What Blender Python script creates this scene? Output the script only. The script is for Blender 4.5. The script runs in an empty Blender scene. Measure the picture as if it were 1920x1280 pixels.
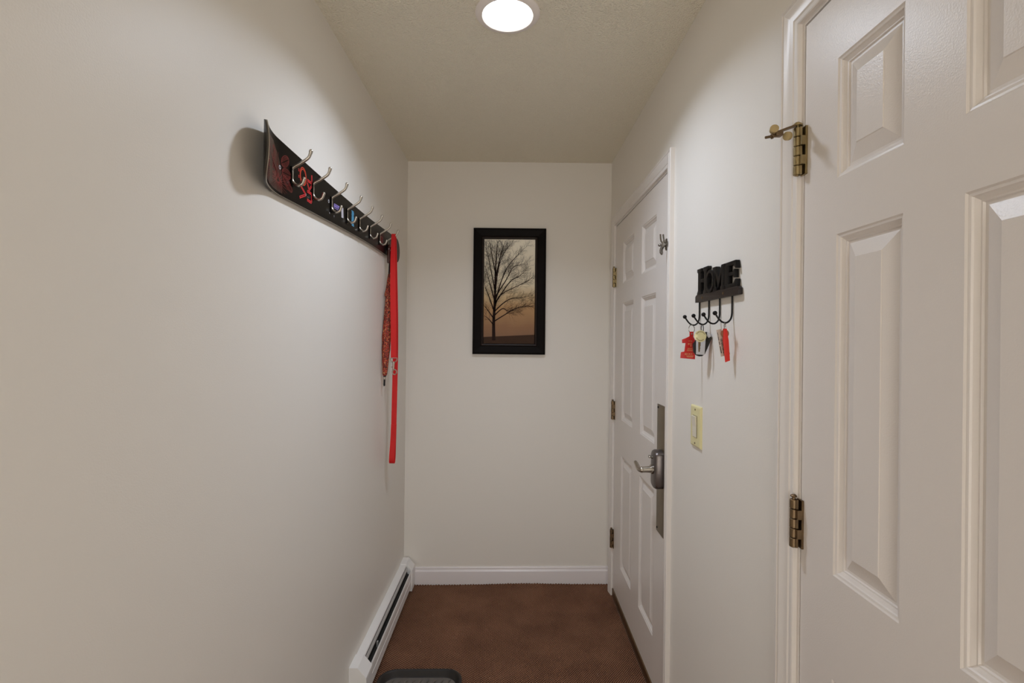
import bpy, bmesh, math, random
from mathutils import Vector, Matrix

# ------------------------------------------------------------------ camera, light, exposure
SC = bpy.context.scene
COL = SC.collection
PI = math.pi
XL, XR, YB, YF, ZC = -0.603, 0.571, 2.92, -1.70, 2.430   # corridor faces

cam_d = bpy.data.cameras.new('camera')
cam = bpy.data.objects.new('camera', cam_d)
COL.objects.link(cam)
cam_d.sensor_width = 36.0
cam_d.lens = 36.0 * 951.0 / 1920.0
cam_d.shift_x = 2.0 / 1920.0
cam_d.shift_y = -5.0 / 1920.0
cam_d.clip_start = 0.02
cam.matrix_world = Matrix.Translation((0, 0, 1.414)) @ Matrix.Rotation(PI / 2, 4, 'X') @ Matrix.Rotation(0.0105, 4, 'Z')
SC.camera = cam

W = bpy.data.worlds.new('world')
SC.world = W
W.use_nodes = True
W.node_tree.nodes['Background'].inputs[0].default_value = (0.8, 0.78, 0.75, 1)
W.node_tree.nodes['Background'].inputs[1].default_value = 0.0

LENS_EMIT = 11.0           # glow of the ceiling light lenses
DOWN_W = 6.6
FILL_W = 0.6  # power of the fill lamp added behind the viewer
FILL_EMIT = 3.8         # glow of the added, unseen fill window behind the viewer


def lamp(name, kind, loc, watt, col, size):
    l = bpy.data.lights.new(name, kind)
    l.energy = watt
    l.color = col
    if kind == 'POINT':
        l.shadow_soft_size = size
    o = bpy.data.objects.new(name, l)
    o.location = loc
    COL.objects.link(o)
    return o



vs = SC.view_settings
SC.display_settings.display_device = 'sRGB'
vs.view_transform = 'Standard'
vs.look = 'None'
vs.exposure = 0.0
vs.gamma = 1.0
vs.use_curve_mapping = False
SC.cycles.max_bounces = 10
SC.cycles.diffuse_bounces = 8
SC.cycles.use_denoising = True
SC.cycles.sample_clamp_indirect = 6.0


# ------------------------------------------------------------------ materials
def lin(r, g, b):
    f = lambda c: (c / 255 / 12.92) if c / 255 <= 0.04045 else ((c / 255 + 0.055) / 1.055) ** 2.4
    return (f(r), f(g), f(b), 1.0)


def mat(name, col, rough=0.5, metal=0.0, bump=None, spec=0.5, coat=0.0, emit=None, var=None):
    """bump=(scale, strength, distance); var=(scale, amount) slight colour variation"""
    m = bpy.data.materials.new(name)
    m.use_nodes = True
    nt = m.node_tree
    b = nt.nodes['Principled BSDF']
    b.inputs['Base Color'].default_value = col
    b.inputs['Roughness'].default_value = rough
    b.inputs['Metallic'].default_value = metal
    b.inputs['Specular IOR Level'].default_value = spec
    b.inputs['Coat Weight'].default_value = coat
    tc = nt.nodes.new('ShaderNodeTexCoord')
    if bump:
        n = nt.nodes.new('ShaderNodeTexNoise')
        n.inputs['Scale'].default_value = bump[0]
        n.inputs['Detail'].default_value = 3
        nt.links.new(tc.outputs['Object'], n.inputs['Vector'])
        bp = nt.nodes.new('ShaderNodeBump')
        bp.inputs['Strength'].default_value = bump[1]
        bp.inputs['Distance'].default_value = bump[2]
        nt.links.new(n.outputs['Fac'], bp.inputs['Height'])
        nt.links.new(bp.outputs['Normal'], b.inputs['Normal'])
    if var:
        n = nt.nodes.new('ShaderNodeTexNoise')
        n.inputs['Scale'].default_value = var[0]
        n.inputs['Detail'].default_value = 4
        nt.links.new(tc.outputs['Object'], n.inputs['Vector'])
        mx = nt.nodes.new('ShaderNodeMixRGB')
        mx.inputs[1].default_value = [c * (1 - var[1]) for c in col[:3]] + [1]
        mx.inputs[2].default_value = [min(1, c * (1 + var[1])) for c in col[:3]] + [1]
        nt.links.new(n.outputs['Fac'], mx.inputs[0])
        nt.links.new(mx.outputs[0], b.inputs['Base Color'])
    if emit:
        b.inputs['Emission Color'].default_value = emit[0]
        b.inputs['Emission Strength'].default_value = emit[1]
    return m


M = {}
M['wall'] = mat('wall_paint', lin(232, 227, 219), 0.45, bump=(330, 0.16, 0.0012), spec=0.4)
M['ceiling'] = mat('ceiling_stipple', lin(250, 243, 224), 0.9, bump=(170, 1.0, 0.010), spec=0.1)
M['door'] = mat('door_paint', lin(224, 217, 211), 0.34, bump=(380, 0.22, 0.0012), spec=0.45)
M['trim'] = mat('trim_paint', lin(228, 222, 216), 0.3, spec=0.5)
M['base'] = mat('baseboard_paint', lin(232, 226, 226), 0.3, spec=0.5)
M['brass'] = mat('antique_brass', lin(158, 141, 104), 0.4, 1.0, var=(60, 0.25))
M['bronze'] = mat('dark_bronze', lin(124, 104, 80), 0.42, 1.0, var=(40, 0.3))
M['plate'] = mat('bronze_plate', lin(128, 116, 96), 0.42, 1.0, bump=(25, 0.15, 0.003), var=(18, 0.2))
M['nickel'] = mat('brushed_nickel', lin(182, 174, 162), 0.3, 1.0)
M['chrome'] = mat('dark_chrome', lin(150, 146, 140), 0.15, 1.0)
M['lockgrey'] = mat('lock_housing', lin(112, 105, 102), 0.35, 0.85)
M['dark'] = mat('dark_gap', lin(22, 20, 18), 0.8)
M['rubber'] = mat('bumper_rubber', lin(176, 154, 108), 0.6)
M['ivory'] = mat('ivory_plastic', lin(222, 212, 160), 0.35)
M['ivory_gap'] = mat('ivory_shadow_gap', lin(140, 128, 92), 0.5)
M['rocker'] = mat('rocker_plastic', lin(226, 219, 200), 0.3)
M['heater'] = mat('heater_enamel', lin(240, 238, 236), 0.35, var=(6, 0.03))
M['heater_in'] = mat('heater_inside', lin(30, 28, 26), 0.6)
M['alum'] = mat('damper_metal', lin(196, 196, 196), 0.4, 0.6)
M['tray'] = mat('tray_rubber', lin(40, 36, 33), 0.5, bump=(300, 0.15, 0.001), spec=0.3)
M['tray_in'] = mat('tray_inner_rubber', lin(104, 98, 92), 0.45, bump=(200, 0.3, 0.002), var=(30, 0.3))  # lighter grey for the tray's bottom and tread
M['board'] = mat('black_topsheet', lin(10, 7, 6), 0.3, spec=0.08, var=(30, 0.2))
M['board_edge'] = mat('board_edge_steel', lin(168, 160, 146), 0.35, 0.7)
M['board_core'] = mat('board_core', lin(52, 46, 38), 0.5)
M['red_ink'] = mat('red_letter_ink', lin(216, 44, 52), 0.3)
M['red_ink_o'] = mat('orange_letter_ink', lin(214, 66, 40), 0.3)
M['dred_ink'] = mat('dark_red_ink', lin(122, 34, 34), 0.3)
M['wedge_ink'] = mat('maroon_ink', lin(46, 15, 13), 0.25)
M['blue_ink'] = mat('blue_ink', lin(70, 160, 205), 0.3)
M['purple_ink'] = mat('purple_ink', lin(140, 122, 196), 0.3)
M['white_ink'] = mat('white_ink', lin(205, 202, 206), 0.3)
M['leash'] = mat('red_webbing', lin(205, 4, 6), 0.55, bump=(900, 0.3, 0.001))
M['crook'] = mat('dark_wood', lin(58, 22, 16), 0.2, coat=0.5)
M['black'] = mat('black_iron', lin(14, 11, 10), 0.42, bump=(240, 0.25, 0.001), spec=0.2)
M['iron_brown'] = mat('brown_cast_iron', lin(36, 27, 24), 0.4, bump=(200, 0.3, 0.001), spec=0.35)
M['tag_red'] = mat('red_vinyl', lin(206, 24, 20), 0.35)
M['strap_red'] = mat('red_strap', lin(216, 36, 18), 0.4)
M['gold'] = mat('gold_print', lin(226, 186, 128), 0.4)
M['disc'] = mat('pale_brass_disc', lin(222, 216, 168), 0.3, 0.2, bump=(400, 0.3, 0.001))
M['fob_black'] = mat('fob_black', lin(18, 17, 18), 0.3)
M['fob_silver'] = mat('fob_silver', lin(205, 205, 208), 0.3, 0.2)
M['key'] = mat('key_bronze', lin(116, 98, 74), 0.35, 0.9)
M['card'] = mat('card_plastic', lin(196, 178, 164), 0.35)
M['leather'] = mat('tan_leather', lin(150, 96, 66), 0.6)
M['frame'] = mat('espresso_wood', lin(12, 6, 4), 0.5, spec=0.1, var=(20, 0.2))
M['frame_lip'] = mat('frame_inner_lip', lin(38, 28, 24), 0.4, spec=0.25)
M['tree_ink'] = mat('tree_ink', lin(40, 25, 20), 0.6, spec=0.1)
M['lens'] = mat('lamp_lens', lin(245, 250, 250), 0.4, emit=((0.94, 0.985, 1.0, 1), LENS_EMIT))
M['fill_lens'] = mat('fill_lamp_lens', lin(245, 250, 250), 0.4, emit=((0.94, 0.985, 1.0, 1), 3.0))
M['fill_pane'] = mat('unseen_fill_pane', lin(240, 240, 240), 0.2, emit=((0.99, 0.98, 0.94, 1), FILL_EMIT))
M['lamp_trim'] = mat('lamp_trim', lin(242, 234, 228), 0.4)


def carpet_mat():
    m = bpy.data.materials.new('ribbed_brown_carpet')
    m.use_nodes = True
    nt = m.node_tree
    N, L = nt.nodes, nt.links
    b = N['Principled BSDF']
    b.inputs['Roughness'].default_value = 0.85
    b.inputs['Specular IOR Level'].default_value = 0.15
    tc = N.new('ShaderNodeTexCoord')
    mp = N.new('ShaderNodeMapping')
    mp.inputs['Rotation'].default_value = (0, 0, math.radians(38))
    L.new(tc.outputs['Object'], mp.inputs['Vector'])
    nz = N.new('ShaderNodeTexNoise')
    nz.inputs['Scale'].default_value = 18
    L.new(mp.outputs[0], nz.inputs['Vector'])
    mix = N.new('ShaderNodeMixRGB')
    mix.blend_type = 'LINEAR_LIGHT'
    mix.inputs[0].default_value = 0.0034
    L.new(mp.outputs[0], mix.inputs[1])
    L.new(nz.outputs['Color'], mix.inputs[2])
    sep = N.new('ShaderNodeSeparateXYZ')
    L.new(mix.outputs[0], sep.inputs[0])

    def sinw(out, k):
        a = N.new('ShaderNodeMath'); a.operation = 'MULTIPLY'; a.inputs[1].default_value = k
        L.new(out, a.inputs[0])
        s = N.new('ShaderNodeMath'); s.operation = 'SINE'
        L.new(a.outputs[0], s.inputs[0])
        h = N.new('ShaderNodeMath'); h.operation = 'MULTIPLY_ADD'
        h.inputs[1].default_value = 0.5; h.inputs[2].default_value = 0.5
        L.new(s.outputs[0], h.inputs[0])
        return h.outputs[0]
    k = 2 * PI / 0.0075
    p = N.new('ShaderNodeMath'); p.operation = 'MULTIPLY'
    L.new(sinw(sep.outputs[0], k), p.inputs[0])
    L.new(sinw(sep.outputs[1], k * 0.86), p.inputs[1])
    fine = N.new('ShaderNodeTexNoise'); fine.inputs['Scale'].default_value = 420; fine.inputs['Detail'].default_value = 2
    L.new(tc.outputs['Object'], fine.inputs['Vector'])
    big = N.new('ShaderNodeTexNoise'); big.inputs['Scale'].default_value = 5; big.inputs['Detail'].default_value = 5
    L.new(tc.outputs['Object'], big.inputs['Vector'])
    a1 = N.new('ShaderNodeMath'); a1.operation = 'MULTIPLY_ADD'; a1.inputs[1].default_value = 0.8
    L.new(fine.outputs['Fac'], a1.inputs[0]); L.new(p.outputs[0], a1.inputs[2])
    a2 = N.new('ShaderNodeMath'); a2.operation = 'MULTIPLY_ADD'; a2.inputs[1].default_value = 0.45
    L.new(big.outputs['Fac'], a2.inputs[0]); L.new(a1.outputs[0], a2.inputs[2])
    cr = N.new('ShaderNodeValToRGB')
    e = cr.color_ramp.elements
    e[0].position = 0.30; e[0].color = lin(52, 28, 18)
    e[1].position = 0.95; e[1].color = lin(208, 160, 128)
    x = e.new(0.6); x.color = lin(126, 86, 63)
    sc = N.new('ShaderNodeMath'); sc.operation = 'MULTIPLY'; sc.inputs[1].default_value = 0.62
    L.new(a2.outputs[0], sc.inputs[0]); L.new(sc.outputs[0], cr.inputs['Fac'])
    # sparse pale lint
    vo = N.new('ShaderNodeTexVoronoi'); vo.inputs['Scale'].default_value = 42
    L.new(tc.outputs['Object'], vo.inputs['Vector'])
    lt = N.new('ShaderNodeMath'); lt.operation = 'LESS_THAN'; lt.inputs[1].default_value = 0.055
    L.new(vo.outputs['Distance'], lt.inputs[0])
    rs = N.new('ShaderNodeSeparateColor'); L.new(vo.outputs['Color'], rs.inputs[0])
    g = N.new('ShaderNodeMath'); g.operation = 'GREATER_THAN'; g.inputs[1].default_value = 0.86
    L.new(rs.outputs[0], g.inputs[0])
    mm = N.new('ShaderNodeMath'); mm.operation = 'MULTIPLY'
    L.new(lt.outputs[0], mm.inputs[0]); L.new(g.outputs[0], mm.inputs[1])
    fin = N.new('ShaderNodeMixRGB'); fin.inputs[2].default_value = lin(190, 170, 150)
    L.new(mm.outputs[0], fin.inputs[0]); L.new(cr.outputs[0], fin.inputs[1])
    L.new(fin.outputs[0], b.inputs['Base Color'])
    bp = N.new('ShaderNodeBump'); bp.inputs['Strength'].default_value = 0.8; bp.inputs['Distance'].default_value = 0.004
    L.new(a1.outputs[0], bp.inputs['Height']); L.new(bp.outputs[0], b.inputs['Normal'])
    return m


M['carpet'] = carpet_mat()


def paisley_mat():
    m = bpy.data.materials.new('paisley_cloth')
    m.use_nodes = True
    nt = m.node_tree
    N, L = nt.nodes, nt.links
    b = N['Principled BSDF']
    b.inputs['Roughness'].default_value = 0.7
    tc = N.new('ShaderNodeTexCoord')
    vo = N.new('ShaderNodeTexVoronoi'); vo.inputs['Scale'].default_value = 250
    L.new(tc.outputs['Object'], vo.inputs['Vector'])
    nz = N.new('ShaderNodeTexNoise'); nz.inputs['Scale'].default_value = 90; nz.inputs['Detail'].default_value = 3
    L.new(tc.outputs['Object'], nz.inputs['Vector'])
    sep = N.new('ShaderNodeSeparateColor'); L.new(vo.outputs['Color'], sep.inputs[0])
    ad = N.new('ShaderNodeMath'); ad.operation = 'MULTIPLY_ADD'; ad.inputs[1].default_value = 0.55
    L.new(sep.outputs[0], ad.inputs[0])
    n2 = N.new('ShaderNodeMath'); n2.operation = 'MULTIPLY'; n2.inputs[1].default_value = 0.5
    L.new(nz.outputs['Fac'], n2.inputs[0]); L.new(n2.outputs[0], ad.inputs[2])
    cr = N.new('ShaderNodeValToRGB')
    cr.color_ramp.interpolation = 'CONSTANT'
    e = cr.color_ramp.elements
    e[0].position = 0.0; e[0].color = lin(44, 20, 16)
    e[1].position = 0.28; e[1].color = lin(112, 40, 28)
    for pos, c in ((0.48, (172, 50, 36)), (0.60, (92, 62, 40)), (0.66, (196, 86, 50)), (0.76, (196, 168, 110)), (0.80, (150, 36, 40))):
        k = e.new(pos); k.color = lin(*c)
    L.new(ad.outputs[0], cr.inputs['Fac'])
    L.new(cr.outputs[0], b.inputs['Base Color'])
    return m


M['paisley'] = paisley_mat()


def print_mat():
    """printed photograph: pale sky fading to amber mist over a dark field (v runs 0..1 up the picture)"""
    m = bpy.data.materials.new('sepia_print')
    m.use_nodes = True
    nt = m.node_tree
    N, L = nt.nodes, nt.links
    b = N['Principled BSDF']
    b.inputs['Roughness'].default_value = 0.45
    tc = N.new('ShaderNodeTexCoord')
    sep = N.new('ShaderNodeSeparateXYZ'); L.new(tc.outputs['Generated'], sep.inputs[0])
    nz = N.new('ShaderNodeTexNoise'); nz.inputs['Scale'].default_value = 3
    L.new(tc.outputs['Generated'], nz.inputs['Vector'])
    ad = N.new('ShaderNodeMath'); ad.operation = 'MULTIPLY_ADD'; ad.inputs[1].default_value = 0.10
    L.new(nz.outputs['Fac'], ad.inputs[0]); L.new(sep.outputs[2], ad.inputs[2])
    cr = N.new('ShaderNodeValToRGB')
    e = cr.color_ramp.elements
    e[0].position = 0.05; e[0].color = lin(112, 73, 38)
    e[1].position = 1.0; e[1].color = lin(252, 246, 228)
    for pos, c in ((0.22, (138, 92, 48)), (0.40, (180, 136, 82)), (0.50, (206, 178, 132)), (0.62, (228, 214, 184))):
        k = e.new(pos); k.color = lin(*c)
    L.new(ad.outputs[0], cr.inputs['Fac'])
    L.new(cr.outputs[0], b.inputs['Base Color'])
    return m


M['print'] = print_mat()
M['field_ink'] = mat('dark_field_ink', lin(66, 46, 33), 0.5, spec=0.1)


# ------------------------------------------------------------------ mesh helpers
FIT = [1.0, Vector((0, 0, 0))]      # size factor and offset for things drawn on a working grid


def fit(k=1.0, z=0.0):
    FIT[0], FIT[1] = k, Vector((0, 0, z))


class MB:
    def __init__(s):
        s.bm = bmesh.new()
        s.mats = []

    def mi(s, m):
        if m not in s.mats:
            s.mats.append(m)
        return s.mats.index(m)

    def face(s, pts, m):
        vs_ = [s.bm.verts.new(p) for p in pts]
        f = s.bm.faces.new(vs_)
        f.material_index = s.mi(m)
        return f

    def box(s, a, b, m, bevel=0.0, seg=2):
        t = bmesh.new()
        bmesh.ops.create_cube(t, size=1.0)
        a, b = Vector(a), Vector(b)
        for v in t.verts:
            v.co = Vector(((a[i] + b[i]) / 2 + v.co[i] * abs(b[i] - a[i]) for i in range(3)))
        if bevel:
            bmesh.ops.bevel(t, geom=t.edges[:], offset=bevel, segments=seg, profile=0.6, affect='EDGES')
        s.merge(t, m)
        return s

    def merge(s, t, m, mtx=None):
        k = s.mi(m)
        mp = {}
        for v in t.verts:
            mp[v] = s.bm.verts.new(mtx @ v.co if mtx else v.co)
        for f in t.faces:
            try:
                nf = s.bm.faces.new([mp[v] for v in f.verts])
                nf.material_index = k
            except ValueError:
                pass
        t.free()

    def loft(s, rings, m, closed=True, cap=True):
        k = s.mi(m)
        R = [[s.bm.verts.new(p) for p in r] for r in rings]
        n = len(R[0])
        for i in range(len(R) - 1):
            for j in range(n if closed else n - 1):
                a, b = R[i][j], R[i][(j + 1) % n]
                c, d = R[i + 1][(j + 1) % n], R[i + 1][j]
                f = s.bm.faces.new((a, b, c, d))
                f.material_index = k
        if cap and closed:
            for r in (R[0], R[-1]):
                try:
                    f = s.bm.faces.new(r)
                    f.material_index = k
                except ValueError:
                    pass
        return s

    def tube(s, pts, r, m, n=10, caps=True):
        pts = [Vector(p) for p in pts]
        rs = r if isinstance(r, (list, tuple)) else [r] * len(pts)
        rings = []
        t0 = (pts[1] - pts[0]).normalized()
        up = Vector((0, 0, 1)) if abs(t0.z) < 0.9 else Vector((1, 0, 0))
        u = t0.cross(up).normalized()
        for i, p in enumerate(pts):
            if i == 0:
                t = pts[1] - pts[0]
            elif i == len(pts) - 1:
                t = pts[-1] - pts[-2]
            else:
                t = (pts[i + 1] - p).normalized() + (p - pts[i - 1]).normalized()
            t.normalize()
            u = (u - t * u.dot(t)).normalized()
            v = t.cross(u)
            rings.append([p + (u * math.cos(2 * PI * k / n) + v * math.sin(2 * PI * k / n)) * rs[i] for k in range(n)])
        return s.loft(rings, m, cap=caps)

    def lathe(s, prof, m, c=(0, 0, 0), axis='Z', n=32, cap=True):
        """prof: (radius, height) list along the axis"""
        c = Vector(c)
        rings = []
        for r, h in prof:
            ring = []
            for k in range(n):
                a = 2 * PI * k / n
                x, y = r * math.cos(a), r * math.sin(a)
                ring.append(c + Vector({'Z': (x, y, h), 'X': (h, x, y), 'Y': (x, h, y)}[axis]))
            rings.append(ring)
        return s.loft(rings, m, cap=cap)

    def ball(s, c, r, m, seg=14):
        t = bmesh.new()
        bmesh.ops.create_uvsphere(t, u_segments=seg, v_segments=seg // 2 + 1, radius=r)
        s.merge(t, m, Matrix.Translation(c))
        return s

    def prism(s, poly, f3, d0, d1, m, bevel=0.0, holes=None):
        """extrude 2D polygon(s): f3(u, v, d) -> 3D"""
        t = bmesh.new()
        def ring(pl, d):
            return [t.verts.new(f3(u, v, d)) for u, v in pl]
        if not holes:
            A = ring(poly, d0); B = ring(poly, d1)
            t.faces.new(A); t.faces.new(B[::-1])
            for i in range(len(A)):
                t.faces.new((A[i], B[i], B[(i + 1) % len(A)], A[(i + 1) % len(A)]))
        else:
            h = holes[0]          # same vertex count as poly
            A = ring(poly, d0); B = ring(poly, d1); C = ring(h, d0); D = ring(h, d1)
            n = len(A)
            for i in range(n):
                j = (i + 1) % n
                t.faces.new((A[i], A[j], C[j], C[i]))
                t.faces.new((B[i], D[i], D[j], B[j]))
                t.faces.new((A[i], B[i], B[j], A[j]))
                t.faces.new((C[i], C[j], D[j], D[i]))
        bmesh.ops.recalc_face_normals(t, faces=t.faces[:])
        if bevel:
            es = [e for e in t.edges if len(e.link_faces) == 2 and e.calc_face_angle(0) > 0.6]
            bmesh.ops.bevel(t, geom=es, offset=bevel, segments=2, profile=0.6, affect='EDGES')
        s.merge(t, m)
        return s

    def build(s, name, parent=None, origin=None, smooth=True, angle=0.6, recalc=True):
        if recalc:
            bmesh.ops.recalc_face_normals(s.bm, faces=s.bm.faces[:])
        off = Vector((0, 0, 0))
        for v in s.bm.verts:
            v.co = v.co * FIT[0] + FIT[1]
        if parent is not None:
            off = Vector(parent.get('_o', (0, 0, 0)))
        elif origin is not None:
            off = Vector(origin)
        for v in s.bm.verts:
            v.co -= off
        me = bpy.data.meshes.new(name)
        s.bm.to_mesh(me)
        s.bm.free()
        for m in s.mats:
            me.materials.append(m)
        if smooth:
            me.polygons.foreach_set('use_smooth', [True] * len(me.polygons))
            me.set_sharp_from_angle(angle=angle)
        o = bpy.data.objects.new(name, me)
        COL.objects.link(o)
        if parent is not None:
            o.parent = parent
        elif origin is not None:
            o.location = off
        o['_o'] = tuple(off)
        return o


def tag(o, label, cat, group=None, kind=None):
    o['label'] = label
    o['category'] = cat
    if group:
        o['group'] = group
    if kind:
        o['kind'] = kind
    return o


def thing(name, loc, label, cat, group=None, kind=None):
    o = bpy.data.objects.new(name, None)
    o.empty_display_size = 0.05
    loc = Vector(loc) * FIT[0] + FIT[1]
    o.location = loc
    COL.objects.link(o)
    o['_o'] = tuple(loc)
    return tag(o, label, cat, group, kind)


def bez(pts, n=6):
    """Catmull-Rom smoothing of a polyline"""
    P = [Vector(p) for p in pts]
    out = []
    for i in range(len(P) - 1):
        p0 = P[i - 1] if i else P[0] * 2 - P[1]
        p1, p2 = P[i], P[i + 1]
        p3 = P[i + 2] if i + 2 < len(P) else P[-1] * 2 - P[-2]
        for k in range(n):
            t = k / n
            out.append(0.5 * ((2 * p1) + (p2 - p0) * t + (2 * p0 - 5 * p1 + 4 * p2 - p3) * t * t + (3 * p1 - p0 - 3 * p2 + p3) * t ** 3))
    out.append(P[-1])
    return out


def text_into(mb, txt, size, f3, m, align='CENTER'):
    """default-font lettering as mesh; f3(x, y) -> 3D"""
    cu = bpy.data.curves.new('t', 'FONT')
    cu.body = txt
    cu.size = size
    cu.align_x = align
    cu.resolution_u = 2
    ob = bpy.data.objects.new('t', cu)
    COL.objects.link(ob)
    dg = bpy.context.evaluated_depsgraph_get()
    me = bpy.data.meshes.new_from_object(ob.evaluated_get(dg))
    k = mb.mi(m)
    vs_ = [mb.bm.verts.new(f3(v.co.x, v.co.y)) for v in me.vertices]
    for p in me.polygons:
        try:
            f = mb.bm.faces.new([vs_[i] for i in p.vertices])
            f.material_index = k
        except ValueError:
            pass
    bpy.data.objects.remove(ob)
    bpy.data.curves.remove(cu)
    bpy.data.meshes.remove(me)


def floor_z(x):
    return -0.002 + 0.018 * (x - XL) / (XR - XL)


# ------------------------------------------------------------------ room shell
D1 = (1.852, 2.768)      # far door slab along the right wall
D2 = (0.385, 0.991)      # near door slab
ZD = 2.030               # slab tops
GAP = 0.004
OP1 = (D1[0] - 0.022, D1[1] + 0.022)
OP2 = (D2[0] - 0.022, D2[1] + 0.022)
ZO = ZD + 0.022

b = MB()
T = 0.12
segs = [(YF, OP2[0]), (OP2[1], OP1[0]), (OP1[1], YB + T)]
for y0, y1 in segs:
    b.box((XR, y0, -0.05), (XR + T, y1, ZC + 0.02), M['wall'])
for y0, y1 in (OP2, OP1):
    b.box((XR, y0, ZO), (XR + T, y1, ZC + 0.02), M['wall'])
tag(b.build('wall_right', smooth=False), 'beige painted corridor wall holding both white doors', 'wall', kind='structure')
b = MB(); b.box((XL - T, YF, -0.05), (XL, YB + T, ZC + 0.02), M['wall'])
tag(b.build('wall_left', smooth=False), 'long beige painted wall behind the board with hooks', 'wall', kind='structure')
b = MB(); b.box((XL, YB, -0.05), (XR, YB + T, ZC + 0.02), M['wall'])
tag(b.build('wall_back', smooth=False), 'beige end wall carrying the framed tree picture', 'wall', kind='structure')
b = MB()
wx0, wx1, wz0, wz1 = -0.50, 0.47, 0.05, 1.95
b.box((XL - T, YF - T, -0.05), (wx0, YF, ZC + 0.02), M['wall'])
b.box((wx1, YF - T, -0.05), (XR + T, YF, ZC + 0.02), M['wall'])
b.box((wx0, YF - T, -0.05), (wx1, YF, wz0), M['wall'])
b.box((wx0, YF - T, wz1), (wx1, YF, ZC + 0.02), M['wall'])
tag(b.build('wall_front', smooth=False), 'beige painted wall closing the corridor behind the viewer', 'wall', kind='structure')
fill_win = thing('fill_window_1', (0, YF, wz0), 'unseen tall window added as fill light behind the viewer', 'window', kind='structure')  # made-up opening, put in to brighten the lower walls and floor
b = MB()
for a, c in (((wx0, wz0), (wx0 + 0.05, wz1)), ((wx1 - 0.05, wz0), (wx1, wz1)), ((wx0 + 0.05, wz0), (wx1 - 0.05, wz0 + 0.05)), ((wx0 + 0.05, wz1 - 0.05), (wx1 - 0.05, wz1))):
    b.box((a[0], YF - 0.07, a[1]), (c[0], YF - 0.01, c[1]), M['trim'])
b.build('fill_window_frame', fill_win, smooth=False)
b = MB()
b.box((wx0 + 0.05, YF - 0.045, wz0 + 0.05), (wx1 - 0.05, YF - 0.04, wz1 - 0.05), M['fill_pane'])
b.build('fill_pane', fill_win, smooth=False)
# ceiling: fine grid so that the rough plaster edge reads
b = MB(); b.box((XL - T, YF - T, ZC), (XR + T, YB + T, ZC + 0.1), M['ceiling'])
tag(b.build('ceiling', smooth=False), 'tan stippled plaster ceiling of the corridor', 'ceiling', kind='structure')

# floor: thin carpet, rising slightly to the right, with a scalloped cut edge at the back wall
b = MB()
rnd = random.Random(4)
nx = 170
ys = [YF, 1.5, 2.0, 2.5, 2.80, 2.86]
rows = []
for y in ys:
    rows.append([(XL + (XR + 0.12 - XL) * i / nx, y, floor_z(XL + (XR + 0.12 - XL) * i / nx)) for i in range(nx + 1)])
def edge_row(y, amp):
    r = []
    for i in range(nx + 1):
        x = XL + (XR + 0.12 - XL) * i / nx
        bulge = math.exp(-((x - 0.08) / 0.22) ** 2) * 0.006
        r.append((x, y, floor_z(x) + bulge + (amp if i % 2 else 0.0) * (0.6 + 0.6 * rnd.random())))
    return r
rows.append(edge_row(2.885, 0.001))
rows.append(edge_row(2.900, 0.0055))
rows.append([(x, 2.904, z - 0.012) for x, y, z in rows[-1]])
b.loft(rows, M['carpet'], closed=False, cap=False)
fl = b.build('floor', angle=1.2)
b = fl
tag(fl, 'dark brown ribbed carpet covering the corridor floor', 'floor', kind='structure')

# baseboard on the end wall (moulded top)
b = MB()
prof = [(0.0, 1.0), (0.005, 1.0), (0.0075, 0.93), (0.007, 0.87), (0.0095, 0.80), (0.0125, 0.77), (0.0130, 0.70), (0.0130, 0.0), (0.0, 0.0)]
rings = []
for x, zt, zb in ((-0.600, 0.096, -0.004), (XR, 0.113, 0.010)):
    rings.append([(x, YB - d, zb + (zt - zb) * f) for d, f in prof])
b.loft(rings, M['base'])
tag(b.build('baseboard_back', angle=0.3), 'white moulded baseboard along the end wall', 'baseboard', kind='structure')


def casing(name, y0, y1, zt, label):
    """colonial door casing: mitred profile swept round the opening, plus jamb and stop"""
    root = thing(name, (XR, y0, 0), label, 'door trim', kind='structure')
    m = MB()
    rv = 0.007                     # reveal of the jamb edge
    prof = [(0.0, 0.0), (0.0, 0.0095), (0.003, 0.0105), (0.012, 0.0105), (0.015, 0.0125), (0.024, 0.0135),
            (0.034, 0.0160), (0.040, 0.0175), (0.043, 0.0150), (0.047, 0.0150), (0.050, 0.0175), (0.056, 0.0170), (0.058, 0.0150), (0.058, 0.0)]
    ring = lambda f: [f(rv + d * 0.93, h) for d, h in prof]
    r = [ring(lambda d, h: (XR - h, y1 + d, 0.0)), ring(lambda d, h: (XR - h, y1 + d, zt + d)),
         ring(lambda d, h: (XR - h, y0 - d, zt + d)), ring(lambda d, h: (XR - h, y0 - d, 0.0))]
    m.loft(r, M['trim'])
    m.build('casing', root, angle=0.25)
    m = MB()
    j = 0.017
    for a, c in ((y0 - j, y0), (y1, y1 + j)):
        m.box((XR - 0.001, a, 0.0), (XR + T, c, zt), M['trim'])
    m.box((XR - 0.001, y0 - j, zt), (XR + T, y1 + j, zt + j), M['trim'])
    # stops behind the slab
    sx = XR + 0.048
    m.box((sx, y0, 0.0), (sx + 0.03, y0 + 0.012, zt), M['dark'])
    m.box((sx, y1 - 0.012, 0.0), (sx + 0.03, y1, zt), M['dark'])
    m.box((sx, y0, zt - 0.012), (sx + 0.03, y1, zt), M['dark'])
    m.build('jamb', root, smooth=False)
    return root


trim1 = casing('trim_1', D1[0] - GAP, D1[1] + GAP, ZD + GAP, 'white moulded casing around the far entry door')
trim2 = casing('trim_2', D2[0] - GAP, D2[1] + GAP, ZD + GAP, 'white moulded casing around the near door')


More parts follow.
